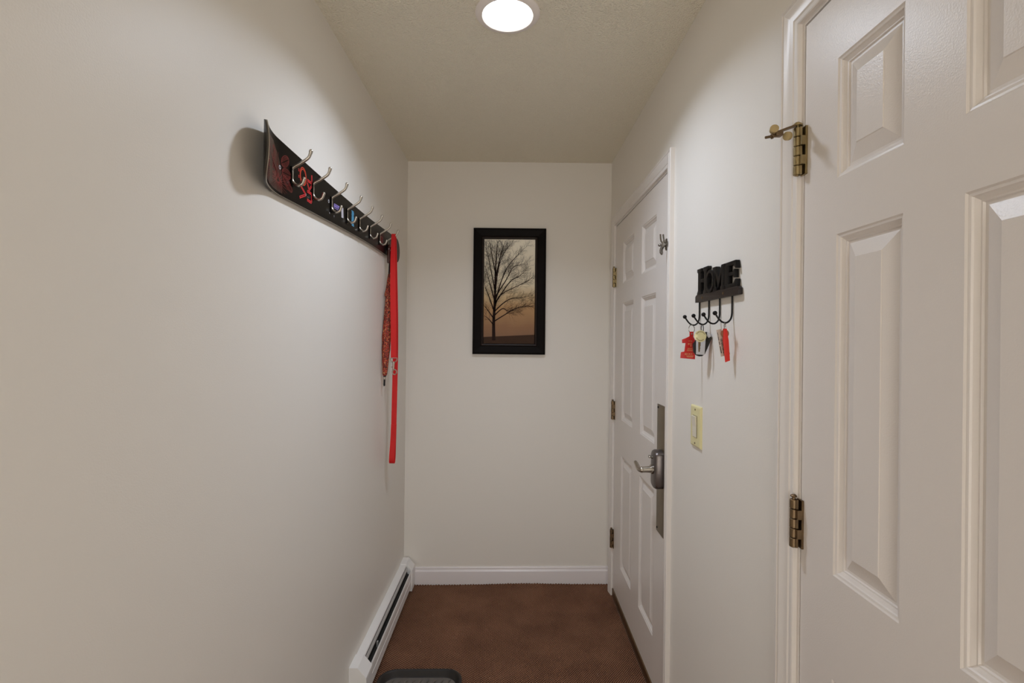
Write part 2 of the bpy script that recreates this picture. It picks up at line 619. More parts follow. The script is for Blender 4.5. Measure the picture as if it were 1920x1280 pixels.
def panel_slab(root, name, y0, y1, z0, z1, cols, rws, xf, th):
    """moulded six-panel slab facing -X: stiles and rails flat, panels sunk with ogee and raised field"""
    m = MB()
    def q(u0, v0, u1, v1, x):
        m.face([(x, u0, v0), (x, u0, v1), (x, u1, v1), (x, u1, v0)], M['door'])
    us = [y0] + [c for cc in cols for c in cc] + [y1]
    vs_ = [z0] + [c for cc in rws for c in cc] + [z1]
    for i in range(len(us) - 1):
        for j in range(len(vs_) - 1):
            if i % 2 == 1 and j % 2 == 1:
                continue
            q(us[i], vs_[j], us[i + 1], vs_[j + 1], xf)
    loops = [(0.0, 0.0), (0.0025, 0.0022), (0.006, 0.0030), (0.0075, 0.0052), (0.0125, 0.0090), (0.0145, 0.0092), (0.0160, 0.0118), (0.0200, 0.0118),
             (0.0215, 0.0112), (0.0450, 0.0032), (0.0462, 0.0020)]
    for c0, c1 in cols:
        for r0, r1 in rws:
            rings = [[(xf + d, c0 + i, r0 + i), (xf + d, c0 + i, r1 - i), (xf + d, c1 - i, r1 - i), (xf + d, c1 - i, r0 + i)] for i, d in loops]
            k = m.mi(M['door'])
            R = [[m.bm.verts.new(p) for p in r] for r in rings]
            for a in range(len(R) - 1):
                for n in range(4):
                    f = m.bm.faces.new((R[a][n], R[a][(n + 1) % 4], R[a + 1][(n + 1) % 4], R[a + 1][n]))
                    f.material_index = k
            m.bm.faces.new(R[-1]).material_index = k
    xb = xf + th
    m.face([(xb, y0, z0), (xb, y1, z0), (xb, y1, z1), (xb, y0, z1)], M['door'])
    for a, c in (((y0, z0), (y0, z1)), ((y0, z1), (y1, z1)), ((y1, z1), (y1, z0)), ((y1, z0), (y0, z0))):
        m.face([(xf, *a), (xf, *c), (xb, *c), (xb, *a)], M['door'])
    bmesh.ops.remove_doubles(m.bm, verts=m.bm.verts[:], dist=1e-5)
    return m.build(name, root, smooth=False)


def hinge(root, y, z0, z1, xa, r, m, leaf_dir=-1, cap=True):
    """five-knuckle butt hinge: leaves as the part, pin as its own sub-part"""
    h = MB()
    n = 5
    L = (z1 - z0) / n
    for k in range(n):
        rr = r * (1.0 if k % 2 == 0 else 0.97)
        a, c = z0 + k * L + 0.0006, z0 + (k + 1) * L - 0.0006
        h.lathe([(rr * 0.9, a), (rr, a + 0.0008), (rr, c - 0.0008), (rr * 0.9, c)], m, (xa, y, 0), n=20)
        # wrap of the leaf towards the door
        yy = y + leaf_dir * (r + 0.006) if k % 2 else y + leaf_dir * (r + 0.001)
        h.box((xa + 0.0005, min(y, yy), a), (xa + (0.0095 if k % 2 else 0.0050), max(y, yy), c), m)
    h.box((XR - 0.0040, min(y - 0.004, y + leaf_dir * (r + 0.0065)), z0), (XR + 0.004, max(y + 0.004, y + leaf_dir * (r + 0.0065)), z1), m, 0.0006, 1)
    ho = h.build('hinge', root)
    p = MB()
    prof = [(r * 0.45, z0 - 0.001), (r * 0.45, z1 + 0.003), (r * 0.82, z1 + 0.0045), (r * 0.86, z1 + 0.0065), (r * 0.5, z1 + 0.0085), (r * 0.1, z1 + 0.009)]
    p.lathe(prof, m, (xa, y, 0), n=18)
    p.build('hinge_pin', ho)
    return ho


RWS = [(0.245, 0.822), (1.004, 1.604), (1.703, 1.914)]
# ---- far entry door
door1 = thing('door_1', (XR, D1[0], 0), 'far white six-panel entry door with lever lock', 'door', kind='structure')
panel_slab(door1, 'door_slab', D1[0], D1[1], 0.052, ZD, [(2.005, 2.228), (2.372, 2.598)], RWS, XR, 0.044)
for z0, z1 in ((1.702, 1.806), (0.980, 1.080), (0.280, 0.380)):
    hinge(door1, D1[1] + 0.004, z0, z1, XR - 0.012, 0.0075, M['bronze'] if z0 < 1.5 else M['brass'])
# bottom sweep
b = MB(); b.box((XR - 0.006, D1[0] + 0.005, 0.020), (XR + 0.03, D1[1] - 0.003, 0.062), M['bronze'], 0.002)
o = b.build('door_sweep', door1); o['label'] = 'dark bronze sweep strip'
# wrap plate behind the lock
b = MB(); b.box((XR - 0.002, D1[0] + 0.001, 0.683), (XR + 0.001, 1.962, 1.170), M['plate'], 0.0008)
pl = b.build('lock_plate', door1); pl['label'] = 'tall brushed bronze plate'
for y, z in ((1.950, 1.158), (1.950, 0.697)):
    s_ = MB(); s_.lathe([(0.0045, -0.0005), (0.0042, -0.0018), (0.0015, -0.0030)], M['dark'], (XR - 0.0015, y, z), 'X', 14); s_.build('screw', pl)
# lock housing with chamfered front, rounded ends
b = MB()
yc, zc0, zc1 = 1.905, 0.858, 1.004
def stad(hw, z0, z1, x, n=8):
    r = []
    for k in range(n + 1):
        a = PI * k / n
        r.append((x, yc + hw * math.cos(a), z1 - hw * 0.55 + hw * 0.55 * math.sin(a)))
    for k in range(n + 1):
        a = PI + PI * k / n
        r.append((x, yc + hw * math.cos(a), z0 + hw * 0.55 + hw * 0.55 * math.sin(a)))
    return r
b.loft([stad(0.036, zc0, zc1, XR - 0.001), stad(0.036, zc0, zc1, XR - 0.024), stad(0.033, zc0 + 0.003, zc1 - 0.003, XR - 0.030), stad(0.024, zc0 + 0.010, zc1 - 0.010, XR - 0.034)], M['lockgrey'])
lk = b.build('lock_housing', door1, angle=0.5); lk['label'] = 'dark grey lock housing'
# lever: spindle out of the housing then arm sweeping along the door with curled end
b = MB()
x0 = XR - 0.030
b.tube([(x0, yc, 0.930), (x0 - 0.012, yc, 0.930)], 0.017, M['nickel'], 20)
b.tube([(x0 - 0.010, yc, 0.930), (x0 - 0.046, yc, 0.928)], [0.0125, 0.0105], M['nickel'], 18)
path = bez([(x0 - 0.044, yc - 0.004, 0.928), (x0 - 0.050, yc + 0.008, 0.927), (x0 - 0.052, yc + 0.024, 0.929), (x0 - 0.053, yc + 0.044, 0.938),
            (x0 - 0.054, yc + 0.058, 0.942), (x0 - 0.051, yc + 0.066, 0.938)], 6)
b.tube(path, [0.0105 - 0.0045 * i / (len(path) - 1) for i in range(len(path))], M['nickel'], 14)
b.ball((x0 - 0.044, yc, 0.928), 0.0115, M['nickel'])
o = b.build('lever', lk); o['label'] = 'brushed nickel lever'
b = MB()
b.tube([(x0, yc, 0.976), (x0 - 0.010, yc, 0.976)], 0.006, M['chrome'], 14)
b.box((x0 - 0.018, yc - 0.004, 0.972), (x0 - 0.009, yc + 0.012, 0.981), M['chrome'], 0.002)
b.build('thumb_turn', lk)

# ---- near door
door2 = thing('door_2', (XR, D2[0], 0), 'near white six-panel door filling the right edge', 'door', kind='structure')
panel_slab(door2, 'door_slab', D2[0], D2[1], 0.022, ZD, [(0.474, 0.640), (0.741, 0.893)], RWS, XR, 0.040)
hu = hinge(door2, D2[1] + 0.005, 1.740, 1.834, XR - 0.0125, 0.0072, M['brass'])
hinge(door2, D2[1] + 0.005, 1.012, 1.106, XR - 0.0125, 0.0072, M['bronze'])
# hinge-pin door stop
b = MB()
px, py, pz = XR - 0.0125, D2[1] + 0.005, 1.838
b.lathe([(0.0045, -0.001), (0.0092, -0.001), (0.0092, 0.002), (0.0045, 0.002)], M['brass'], (px, py, pz), n=18)
b.lathe([(0.0070, 0.002), (0.0070, 0.004), (0.004, 0.0065)], M['brass'], (px, py, pz), n=18)
arm = [(px - 0.004, py, pz), (0.535, py - 0.002, 1.8305), (0.516, py - 0.002, 1.823)]
for i in range(2):
    a, c = Vector(arm[i]), Vector(arm[i + 1])
    t = (c - a).normalized(); n_ = Vector((-t.z, 0, t.x)) * 0.0018
    rings = [[p + Vector((0, s * 0.0055, 0)) + n_ * k for s, k in ((-1, -1), (1, -1), (1, 1), (-1, 1))] for p in (a, c)]
    b.loft(rings, M['bronze'])
b.box((0.513, py - 0.008, 1.8165), (0.527, py + 0.006, 1.8245), M['bronze'], 0.001)
st = b.build('door_stop_bracket', hu); st['label'] = 'antique brass hinge pin stop'
b = MB(); b.tube([(0.494, py - 0.003, 1.813), (0.520, py - 0.002, 1.8185)], 0.0026, M['bronze'], 10)
b.tube([(0.506, py - 0.0025, 1.8155), (0.509, py - 0.0025, 1.816)], 0.0052, M['bronze'], 6)
b.build('threaded_rod', hu)
for c, d in (((0.5115, py - 0.002, 1.8295), (-0.0035, -0.010, 0.001)), ((0.5375, py - 0.003, 1.8165), (0.0075, 0.004, 0.002))):
    b = MB()
    c = Vector(c); d = Vector(d)
    b.tube([c - d * 0.5, c - d * 0.4, c + d * 0.4, c + d * 0.5], [0.0065, 0.0082, 0.0082, 0.0070], M['rubber'], 18)
    o = b.build('bumper', hu); o['label'] = 'tan round bumper'

# threshold under the far door
b = MB()
rings = [[(XR - 0.008 + d, y, h + 0.012) for d, h in ((0.0, 0.0), (0.006, 0.006), (0.03, 0.010), (0.10, 0.010), (0.11, 0.0))] for y in (D1[0], D1[1])]
b.loft(rings, M['alum'])
tag(b.build('trim_3'), 'worn metal threshold strip under the far entry door', 'threshold', kind='structure')

# ------------------------------------------------------------------ ceiling lights
def downlight(loc, label, lens, watt):
    root = thing('ceiling_light', loc, label, 'ceiling light')
    m = MB()
    x, y, z = loc
    m.lathe([(0.100, 0.002), (0.101, -0.003), (0.098, -0.006), (0.088, -0.0095), (0.080, -0.011), (0.0775, -0.009), (0.077, 0.0)], M['lamp_trim'], loc, n=56, cap=False)
    o = m.build('trim_ring', root); o['label'] = 'off-white round trim ring'
    m = MB()
    m.lathe([(0.0750, -0.0068), (0.06, -0.0085), (0.03, -0.0095), (0.002, -0.010)], M[lens], loc, n=40, cap=True)
    o = m.build('lens', root); o['label'] = 'glowing white lens'
    l = lamp('downlight_beam', 'AREA', (x, y, z - 0.0125), watt, (0.84, 0.95, 1.13), 0)
    l.data.shape = 'DISK'
    l.data.size = 0.150
    l.data.spread = math.radians(138)
    return root


downlight((-0.021, 1.582, ZC), 'round flush ceiling light glowing white above the corridor', 'lens', DOWN_W)
downlight((-0.021, -0.55, ZC), 'unseen round ceiling light added as fill behind the viewer', 'fill_lens', FILL_W)  # invented lamp, only there for soft fill at the near end

# ------------------------------------------------------------------ framed picture
FX0, FX1, FZ0, FZ1 = -0.2195, 0.1955, 1.325, 2.046
pic = thing('framed_picture', ((FX0 + FX1) / 2, YB, FZ0), 'dark framed picture of a bare tree on the end wall', 'picture')
b = MB()
fw = 0.062
loops = [(0.0, 0.0), (0.0, 0.022), (0.002, 0.0245), (0.010, 0.026), (0.044, 0.019), (0.047, 0.0195), (0.050, 0.0205)]
R = [[(FX0 + i, YB - d, FZ0 + i), (FX1 - i, YB - d, FZ0 + i), (FX1 - i, YB - d, FZ1 - i), (FX0 + i, YB - d, FZ1 - i)] for i, d in loops]
b.loft(R, M['frame'], cap=False)
b.build('frame', pic, smooth=False)
b = MB()
loops = [(0.050, 0.0205), (0.053, 0.0215), (0.057, 0.020), (0.0605, 0.013), (0.062, 0.010)]
R = [[(FX0 + i, YB - d, FZ0 + i), (FX1 - i, YB - d, FZ0 + i), (FX1 - i, YB - d, FZ1 - i), (FX0 + i, YB - d, FZ1 - i)] for i, d in loops]
b.loft(R, M['frame_lip'], cap=False)
b.build('frame_lip', pic, smooth=False)
# the print
PX0, PX1, PZ0, PZ1 = FX0 + fw, FX1 - fw, FZ0 + fw - 0.004, FZ1 - fw
PY = YB - 0.010
b = MB()
b.box((PX0, PY, PZ0), (PX1, YB - 0.004, PZ1), M['print'])
pr = b.build('art_print', pic, smooth=False)
rnd = random.Random(11)
b = MB()
PW, PH = PX1 - PX0, PZ1 - PZ0
def P2(zx, zy):                 # picture fractions from the print's own grid
    return (zx - 228) / 444.0 * PW, (1100 - zy) / 917.0 * PH
def seg2(p, q, w0, w1, dy):
    if not all(0 <= c[0] <= PW and 0 <= c[1] <= PH for c in (p, q)):
        return
    dx, dz = q[0] - p[0], q[1] - p[1]
    l = math.hypot(dx, dz)
    if l < 1e-6:
        return
    nx_, nz_ = -dz / l, dx / l
    b.face([(PX0 + p[0] + nx_ * w0, PY - dy, PZ0 + p[1] + nz_ * w0), (PX0 + p[0] - nx_ * w0, PY - dy, PZ0 + p[1] - nz_ * w0),
            (PX0 + q[0] - nx_ * w1, PY - dy, PZ0 + q[1] - nz_ * w1), (PX0 + q[0] + nx_ * w1, PY - dy, PZ0 + q[1] + nz_ * w1)], M['tree_ink'])
cnt = [0]
def twig(p, a, L, w, depth):
    if depth == 0 or L < 0.004:
        return
    n = 3
    for i in range(n):
        cnt[0] += 1
        a += rnd.uniform(-0.18, 0.18)
        a += (PI / 2 - a) * 0.04
        q = (p[0] + math.cos(a) * L / n, p[1] + math.sin(a) * L / n)
        seg2(p, q, w * (1 - 0.2 * i), w * (0.8 - 0.2 * i), 0.0006)
        p = q
        if depth > 1:
            for sgn in ((1, -1) if rnd.random() < 0.45 else (rnd.choice((1, -1)),)):
                twig(p, a + sgn * rnd.uniform(0.3, 0.75), L * rnd.uniform(0.5, 0.75), w * 0.62, depth - 1)
def limb(pts, w0, w1, tw=0.055, every=0.016):
    P = [P2(*p) for p in pts]
    pts_ = bez([(x, z, 0) for x, z in P], 5)
    n = len(pts_) - 1
    acc = 0
    for i in range(n):
        f0, f1 = i / n, (i + 1) / n
        seg2(pts_[i][:2], pts_[i + 1][:2], w0 + (w1 - w0) * f0, w0 + (w1 - w0) * f1, 0.0007)
        d = pts_[i + 1] - pts_[i]
        acc += d.length
        if f0 > 0.22 and acc > every:
            acc = 0
            a = math.atan2(d.y, d.x)
            for sgn in (1, -1):
                twig(pts_[i + 1][:2], a + sgn * rnd.uniform(0.3, 0.65), tw * rnd.uniform(0.6, 1.2) * (1 - 0.35 * f0), 0.00065, 3)
    d = pts_[-1] - pts_[-2]
    twig(pts_[-1][:2], math.atan2(d.y, d.x), tw, w1, 3)
limb([(318, 1068), (316, 900), (322, 760), (326, 600), (328, 450), (335, 300), (345, 196)], 0.0098, 0.0010, 0.06)
for L_ in ([(317, 935), (270, 880), (232, 852)], [(318, 880), (260, 800), (232, 765)], [(320, 815), (270, 680), (240, 605), (230, 560)],
           [(323, 720), (275, 560), (240, 430)], [(326, 640), (280, 420), (242, 240)], [(328, 485), (290, 300), (275, 195)]):
    limb(L_, 0.0036, 0.0009, 0.040)
for L_ in ([(318, 902), (400, 850), (500, 790), (600, 765), (665, 770)], [(321, 815), (400, 740), (470, 700), (560, 690), (640, 670)],
           [(322, 790), (350, 700), (400, 650), (500, 600), (600, 550), (650, 515)], [(324, 740), (375, 560), (430, 430), (500, 340), (552, 285)],
           [(326, 650), (350, 450), (390, 320), (455, 225)], [(328, 520), (370, 330), (408, 205)], [(325, 690), (420, 540), (480, 430), (555, 400)],
           [(324, 745), (450, 560), (540, 500), (585, 460)], [(320, 850), (390, 790), (440, 810), (500, 800)]):
    limb(L_, 0.0036, 0.0008, 0.048)
t_ = b.build('tree_image', pr, smooth=False); t_['label'] = 'dark bare tree printed on the picture'
b = MB()
b.face([(PX0, PY - 0.0004, PZ0), (PX1, PY - 0.0004, PZ0), (PX1, PY - 0.0004, PZ0 + 0.056), (PX0 + PW * 0.5, PY - 0.0004, PZ0 + 0.048), (PX0, PY - 0.0004, PZ0 + 0.040)], M['field_ink'])
b.build('field_image', pr, smooth=False)

# ------------------------------------------------------------------ baseboard heater
HY0, HY1 = 1.925, 2.903
heat = thing('baseboard_heater', (XL, HY0, 0), 'white metal baseboard heater along the left wall', 'heater')
def extr(mb, prof, y0, y1, m, cap=True):
    mb.loft([[(XL + d, y, h) for d, h in prof] for y in (y0, y1)], m, cap=cap)
b = MB()
extr(b, [(0.001, 0.153), (0.034, 0.153), (0.036, 0.150), (0.036, 0.144), (0.034, 0.144), (0.034, 0.150), (0.003, 0.150), (0.003, 0.010), (0.001, 0.010)], HY0 + 0.02, HY1 - 0.02, M['heater'])
b.build('top_cover', heat, smooth=False)
b = MB()
extr(b, [(0.0605, 0.122), (0.0625, 0.118), (0.0640, 0.112), (0.0640, 0.078), (0.0655, 0.075), (0.0640, 0.072), (0.0640, 0.034), (0.058, 0.024), (0.056, 0.025), (0.0615, 0.036), (0.0615, 0.110), (0.059, 0.118)], HY0 + 0.02, HY1 - 0.02, M['heater'])
b.build('front_panel', heat, smooth=False)
b = MB()
extr(b, [(0.0375, 0.1425), (0.0450, 0.1320), (0.0440, 0.1310), (0.0365, 0.1415)], HY0 + 0.06, HY1 - 0.05, M['alum'])
o = b.build('damper', heat, smooth=False); o['label'] = 'grey metal damper flap'
b = MB()
extr(b, [(0.004, 0.118), (0.056, 0.098), (0.056, 0.022), (0.004, 0.022)], HY0 + 0.03, HY1 - 0.03, M['heater_in'])
b.tube([(XL + 0.03, HY0 + 0.03, 0.105), (XL + 0.03, HY1 - 0.03, 0.105)], 0.012, M['heater_in'])
b.box((XL + 0.046, 2.150, 0.100), (XL + 0.052, 2.162, 0.124), M['alum'], 0.001)
b.build('heating_element', heat, smooth=False)
for y0, y1 in ((HY0, HY0 + 0.085), (HY1 - 0.085, HY1)):
    b = MB()
    extr(b, [(0.0005, 0.158), (0.034, 0.158), (0.0665, 0.119), (0.0675, 0.112), (0.0675, 0.006), (0.0005, 0.006)], y0, y1, M['heater'])
    bmesh.ops.bevel(b.bm, geom=[e for e in b.bm.edges if e.calc_face_angle(0) > 0.5], offset=0.0012, segments=1, affect='EDGES')
    b.build('end_cap', heat, smooth=False)

# ------------------------------------------------------------------ boot tray
tray_c = (-0.356, 1.74, 0.003)
tray = thing('boot_tray', tray_c, 'dark rubber boot tray on the carpet beside the heater', 'tray')
def rrect(x0, x1, y0, y1, r, z, n=7):
    out = []
    for cx, cy, a0 in ((x1 - r, y1 - r, 0), (x0 + r, y1 - r, 90), (x0 + r, y0 + r, 180), (x1 - r, y0 + r, 270)):
        for k in range(n + 1):
            a = math.radians(a0 + 90 * k / n)
            x, y = cx + r * math.cos(a), cy + r * math.sin(a)
            out.append((x, y, z + floor_z(x)))
    return out
tx0, tx1, ty0, ty1 = -0.527, -0.184, 1.36, 2.122
def tl(i, z):
    return rrect(tx0 + i, tx1 - i, ty0 + i, ty1 - i, 0.07 - i * 0.7, z)
b = MB()
b.loft([tl(0.010, 0.0015), tl(0.002, 0.006), tl(0.0, 0.026), tl(0.001, 0.0295), tl(0.004, 0.0315), tl(0.009, 0.0305), tl(0.013, 0.026), tl(0.020, 0.010), tl(0.024, 0.0065)], M['tray'])
b.build('tray_body', tray, angle=0.9)
b = MB(); b.face(tl(0.0235, 0.0068), M['tray_in'])
b.build('tray_bottom', tray)
b = MB()
for rI in range(5):
    for k in range(9):
        cx = tx0 + 0.055 + k * 0.029; cy = ty1 - 0.050 - rI * 0.05
        a = math.radians(55 if (rI % 2 == 0) else -55)
        dx, dy = math.cos(a) * 0.014, math.sin(a) * 0.014
        b.tube([(cx - dx, cy - dy, 0.0068 + floor_z(cx)), (cx, cy, 0.0105 + floor_z(cx)), (cx + dx, cy + dy, 0.0068 + floor_z(cx))], [0.001, 0.0035, 0.001], M['tray_in'], 6)
b.build('tread_pattern', tray)['kind'] = 'stuff'

# ------------------------------------------------------------------ light switch
sw = thing('light_switch', (XR, 1.548, 1.09), 'ivory rocker light switch between the two doors', 'light switch')
b = MB()
y0, y1, z0, z1 = 1.506, 1.590, 1.090, 1.216
lo = [(0.0, 0.0), (0.0, 0.002), (0.003, 0.0055), (0.006, 0.0065)]
b.loft([[(XR - d, y0 + i, z0 + i), (XR - d, y1 - i, z0 + i), (XR - d, y1 - i, z1 - i), (XR - d, y0 + i, z1 - i)] for i, d in lo], M['ivory'])
pl = b.build('wall_plate', sw, smooth=False)
for z in (1.102, 1.204):
    s_ = MB(); s_.lathe([(0.003, -0.0060), (0.003, -0.0072), (0.0012, -0.0078)], M['bronze'], (XR, 1.548, z), 'X', 12); s_.build('screw', pl)
b = MB()
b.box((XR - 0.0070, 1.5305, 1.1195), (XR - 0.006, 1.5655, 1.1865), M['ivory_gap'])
b.prism([(0.0075, 1.121), (0.0075, 1.185), (0.0135, 1.185), (0.0095, 1.153), (0.0085, 1.121)], lambda u, v, d: (XR - u, d, v), 1.532, 1.564, M['rocker'], 0.0006)
o = b.build('rocker', sw, smooth=False); o['label'] = 'off-white rocker paddle'

# ------------------------------------------------------------------ swing-bar door guard
gd = thing('door_guard', (XR - 0.0175, 1.80, 1.758), 'small chrome swing bar guard on the far door casing', 'door latch')
b = MB()
gx = XR - 0.0165
def oval(hy, hz, x, cy, cz, n=20):
    return [(x, cy + hy * math.cos(2 * PI * k / n), cz + hz * math.sin(2 * PI * k / n)) for k in range(n)]
b.loft([oval(0.014, 0.022, gx, 1.815, 1.757), oval(0.014, 0.022, gx - 0.003, 1.815, 1.757), oval(0.011, 0.018, gx - 0.005, 1.815, 1.757)], M['chrome'])
b.build('base_plate', gd)
b = MB()
b.tube([(gx - 0.004, 1.815, 1.757), (gx - 0.016, 1.815, 1.757)], 0.007, M['chrome'], 14)
b.tube([(gx - 0.013, 1.815, 1.748), (gx - 0.013, 1.815, 1.767)], 0.0062, M['chrome'], 12)
b.tube([(gx - 0.013, 1.815, 1.757), (gx - 0.022, 1.820, 1.7565)], 0.0034, M['chrome'], 10)
b.ball((gx - 0.024, 1.821, 1.756), 0.0058, M['chrome'])
b.build('pivot', gd)
b = MB()
for dx in (-0.010, -0.020):
    b.tube(bez([(gx - 0.014, 1.814, 1.758), (gx + dx, 1.818, 1.772), (gx + dx, 1.826, 1.795)], 4), 0.0030, M['chrome'], 10)
b.tube(bez([(gx - 0.014, 1.815, 1.752), (gx - 0.018, 1.822, 1.738), (gx - 0.014, 1.826, 1.722)], 4), [0.006] * 6 + [0.0062, 0.005, 0.003], M['chrome'], 10)
b.build('swing_bar', gd)

# ------------------------------------------------------------------ board coat rack
fit(1.05, -0.0707)
rack = thing('coat_rack', (-0.574, 1.85, 1.76), 'black board coat rack with eight steel hooks on left wall', 'coat rack')
BX = -0.563             # front face
BT = 0.0105
Y_S, RC = 1.226, 0.28   # nose curl start, curl radius
SL = 0.162
S_K, RC2 = 0.125, 0.135     # tighter curl at the very tip              # arc length of the nose
Y_E = 2.548
def bx_profile(s):
    """s along the board from the curl start towards the nose -> (x, y, normal)"""
    if s <= 0:
        return BX, Y_S - s, (1.0, 0.0)
    a = min(s, S_K) / RC
    x, y = BX + RC * (1 - math.cos(a)), Y_S - RC * math.sin(a)
    if s > S_K:
        a2 = a + (s - S_K) / RC2
        x += RC2 * (math.cos(a) - math.cos(a2))
        y -= RC2 * (math.sin(a2) - math.sin(a))
        a = a2
    return x, y, (math.cos(a), math.sin(a))
def half_w(s):
    y = Y_S - s
    if s >= 0:
        t = min(1.0, max(0.0, (s - 0.100) / (SL - 0.100)))
        return 0.0665 * max(0.0, 1 - t ** 2.6) ** 0.5
    f = (y - Y_S) / (Y_E - Y_S)
    w = 0.0665 - 0.0165 * math.sin(min(1, f / 0.62) * PI / 2) + 0.010 * max(0, (f - 0.62) / 0.38)
    t = max(0.0, (y - 2.465) / (Y_E - 2.465))
    return w * max(0.0, 1 - t ** 2.4) ** 0.5
def mid_z(y):
    return 1.8225 + 0.018 * max(0.0, min(1.0, (y - 1.25) / 1.2))
S0 = -(Y_E - Y_S)
ss = [SL - 1e-4]
while ss[-1] > 0.0:
    ss.append(ss[-1] - (0.0025 if ss[-1] > 0.10 else 0.008))
while ss[-1] > S0 + 0.09:
    ss.append(ss[-1] - 0.05)
while ss[-1] > S0 + 1e-4:
    ss.append(max(S0 + 1e-4, ss[-1] - 0.005))
b = MB()
prevs = None
layers = [(0.0, 'board'), (0.0032, 'board_edge'), (0.0062, 'board_core'), (BT, 'board_edge')]
k_front, k_e, k_c = b.mi(M['board']), b.mi(M['board_edge']), b.mi(M['board_core'])
for s in ss:
    x, y, n = bx_profile(s)
    w = max(half_w(s), 0.0008)
    z = mid_z(y)
    cols = []
    thin = 1.0 - 0.45 * max(0.0, min(1.0, s / SL))
    for d, _ in layers:
        d = d * thin
        # s>0: the back face is away from the room
        px_, py_ = x - n[0] * d, y - n[1] * d
        cols.append([b.bm.verts.new((px_, py_, z + w)), b.bm.verts.new((px_, py_, z - w))])
    if prevs:
        def f4(v, k):
            f = b.bm.faces.new(v); f.material_index = k
        f4((prevs[0][0], cols[0][0], cols[0][1], prevs[0][1]), k_front)
        f4((prevs[3][1], cols[3][1], cols[3][0], prevs[3][0]), k_front)
        for side in (0, 1):
            for i, k in ((0, k_e), (1, k_c), (2, k_e if s < 0.02 else k_c)):
                f4((prevs[i][side], cols[i][side], cols[i + 1][side], prevs[i + 1][side]), k)
    else:
        for i in range(3):
            f = b.bm.faces.new((cols[i][0], cols[i][1], cols[i + 1][1], cols[i + 1][0])); f.material_index = k_c if i else k_e
    prevs = cols
for i in range(3):
    f = b.bm.faces.new((prevs[i][1], prevs[i][0], prevs[i + 1][0], prevs[i + 1][1])); f.material_index = k_e
brd = b.build('board', rack, angle=0.5)
# standoffs to the wall
for y in (1.40, 1.86, 2.32):
    b = MB(); b.lathe([(0.012, -0.0005), (0.012, BX - BT + 0.5743 + 0.001)], M['dark'], (-0.5743, y, mid_z(y)), 'X', 16); b.build('standoff', rack)

def on_board(y, z, lift=0.0004):
    if y >= Y_S:
        return (BX + lift, y, z)
    a = math.asin(min(0.95, (Y_S - y) / RC))
    return (BX + RC * (1 - math.cos(a)) + lift * math.cos(a), y + lift * math.sin(a), z)
def ribbon(mb, pts, w, m, lift=0.0006, taper=False):
    P = [Vector((p[0], p[1], 0)) for p in pts]
    k = mb.mi(m)
    L = []
    for i, p in enumerate(P):
        t = (P[min(i + 1, len(P) - 1)] - P[max(i - 1, 0)]).normalized()
        n = Vector((-t.y, t.x, 0)) * w * (1 - 0.7 * i / (len(P) - 1) if taper else 1)
        L.append((mb.bm.verts.new(on_board(p.x + n.x, p.y + n.y, lift)), mb.bm.verts.new(on_board(p.x - n.x, p.y - n.y, lift))))
    for i in range(len(L) - 1):
        f = mb.bm.faces.new((L[i][0], L[i + 1][0], L[i + 1][1], L[i][1])); f.material_index = k
def patch(mb, pts, m, lift=0.0004):
    mb.face([on_board(*p, lift) for p in pts], m)

# flower drawing near the nose
b = MB()
top = [(1.110, 1.874), (1.150, 1.874), (1.185, 1.872), (1.209, 1.853), (1.228, 1.832), (1.238, 1.805), (1.240, 1.775)]
for i in range(len(top) - 1):
    (ya, za), (yb, zb) = top[i], top[i + 1]
    patch(b, [(ya, za), (yb, zb), (yb, 1.762), (ya, 1.762)], M['wedge_ink'], 0.0003)
rnd = random.Random(3)
fc = (1.216, 1.790)
for k in range(26):
    a = 2 * PI * k / 26 + rnd.uniform(-0.06, 0.06)
    r = rnd.uniform(0.030, 0.062)
    pts = []
    for i in range(7):
        f = 0.12 + 0.88 * i / 6
        y = fc[0] + math.cos(a + 0.35 * f) * r * f * 1.15
        z = fc[1] + math.sin(a + 0.35 * f) * r * f
        if 1.763 < z < 1.876 and y > 1.115:
            pts.append((y, z))
    if len(pts) > 2:
        ribbon(b, pts, 0.0008, M['dred_ink'], taper=True)
def loop_pts(c, ry, rz, rot, n=18):
    return [(c[0] + ry * math.cos(t) * math.cos(rot) - rz * math.sin(t) * math.sin(rot), c[1] + ry * math.cos(t) * math.sin(rot) + rz * math.sin(t) * math.cos(rot)) for t in [2 * PI * k / n for k in range(n + 1)]]
for c, ry, rz, rot in (((1.253, 1.846), 0.024, 0.013, 0.5), ((1.262, 1.818), 0.026, 0.012, 0.1), ((1.268, 1.795), 0.030, 0.011, -0.4), ((1.17, 1.83), 0.035, 0.022, 0.9), ((1.165, 1.80), 0.04, 0.02, 0.2)):
    ribbon(b, loop_pts(c, ry, rz, rot), 0.0007, M['dred_ink'])
    for f in (0.75, 0.5, 0.25):
        ribbon(b, loop_pts(c, ry, rz * f, rot), 0.0005, M['dred_ink'])
for k in range(9):
    ribbon(b, [(1.12 + 0.012 * k, 1.871 - 0.002 * k), (1.16 + 0.006 * k, 1.84 - 0.004 * k), (fc[0], fc[1] + 0.01)], 0.0006, M['dred_ink'])
o = b.build('flower_graphic', brd, smooth=False, recalc=False); o['label'] = 'dark red line drawing of a flower'

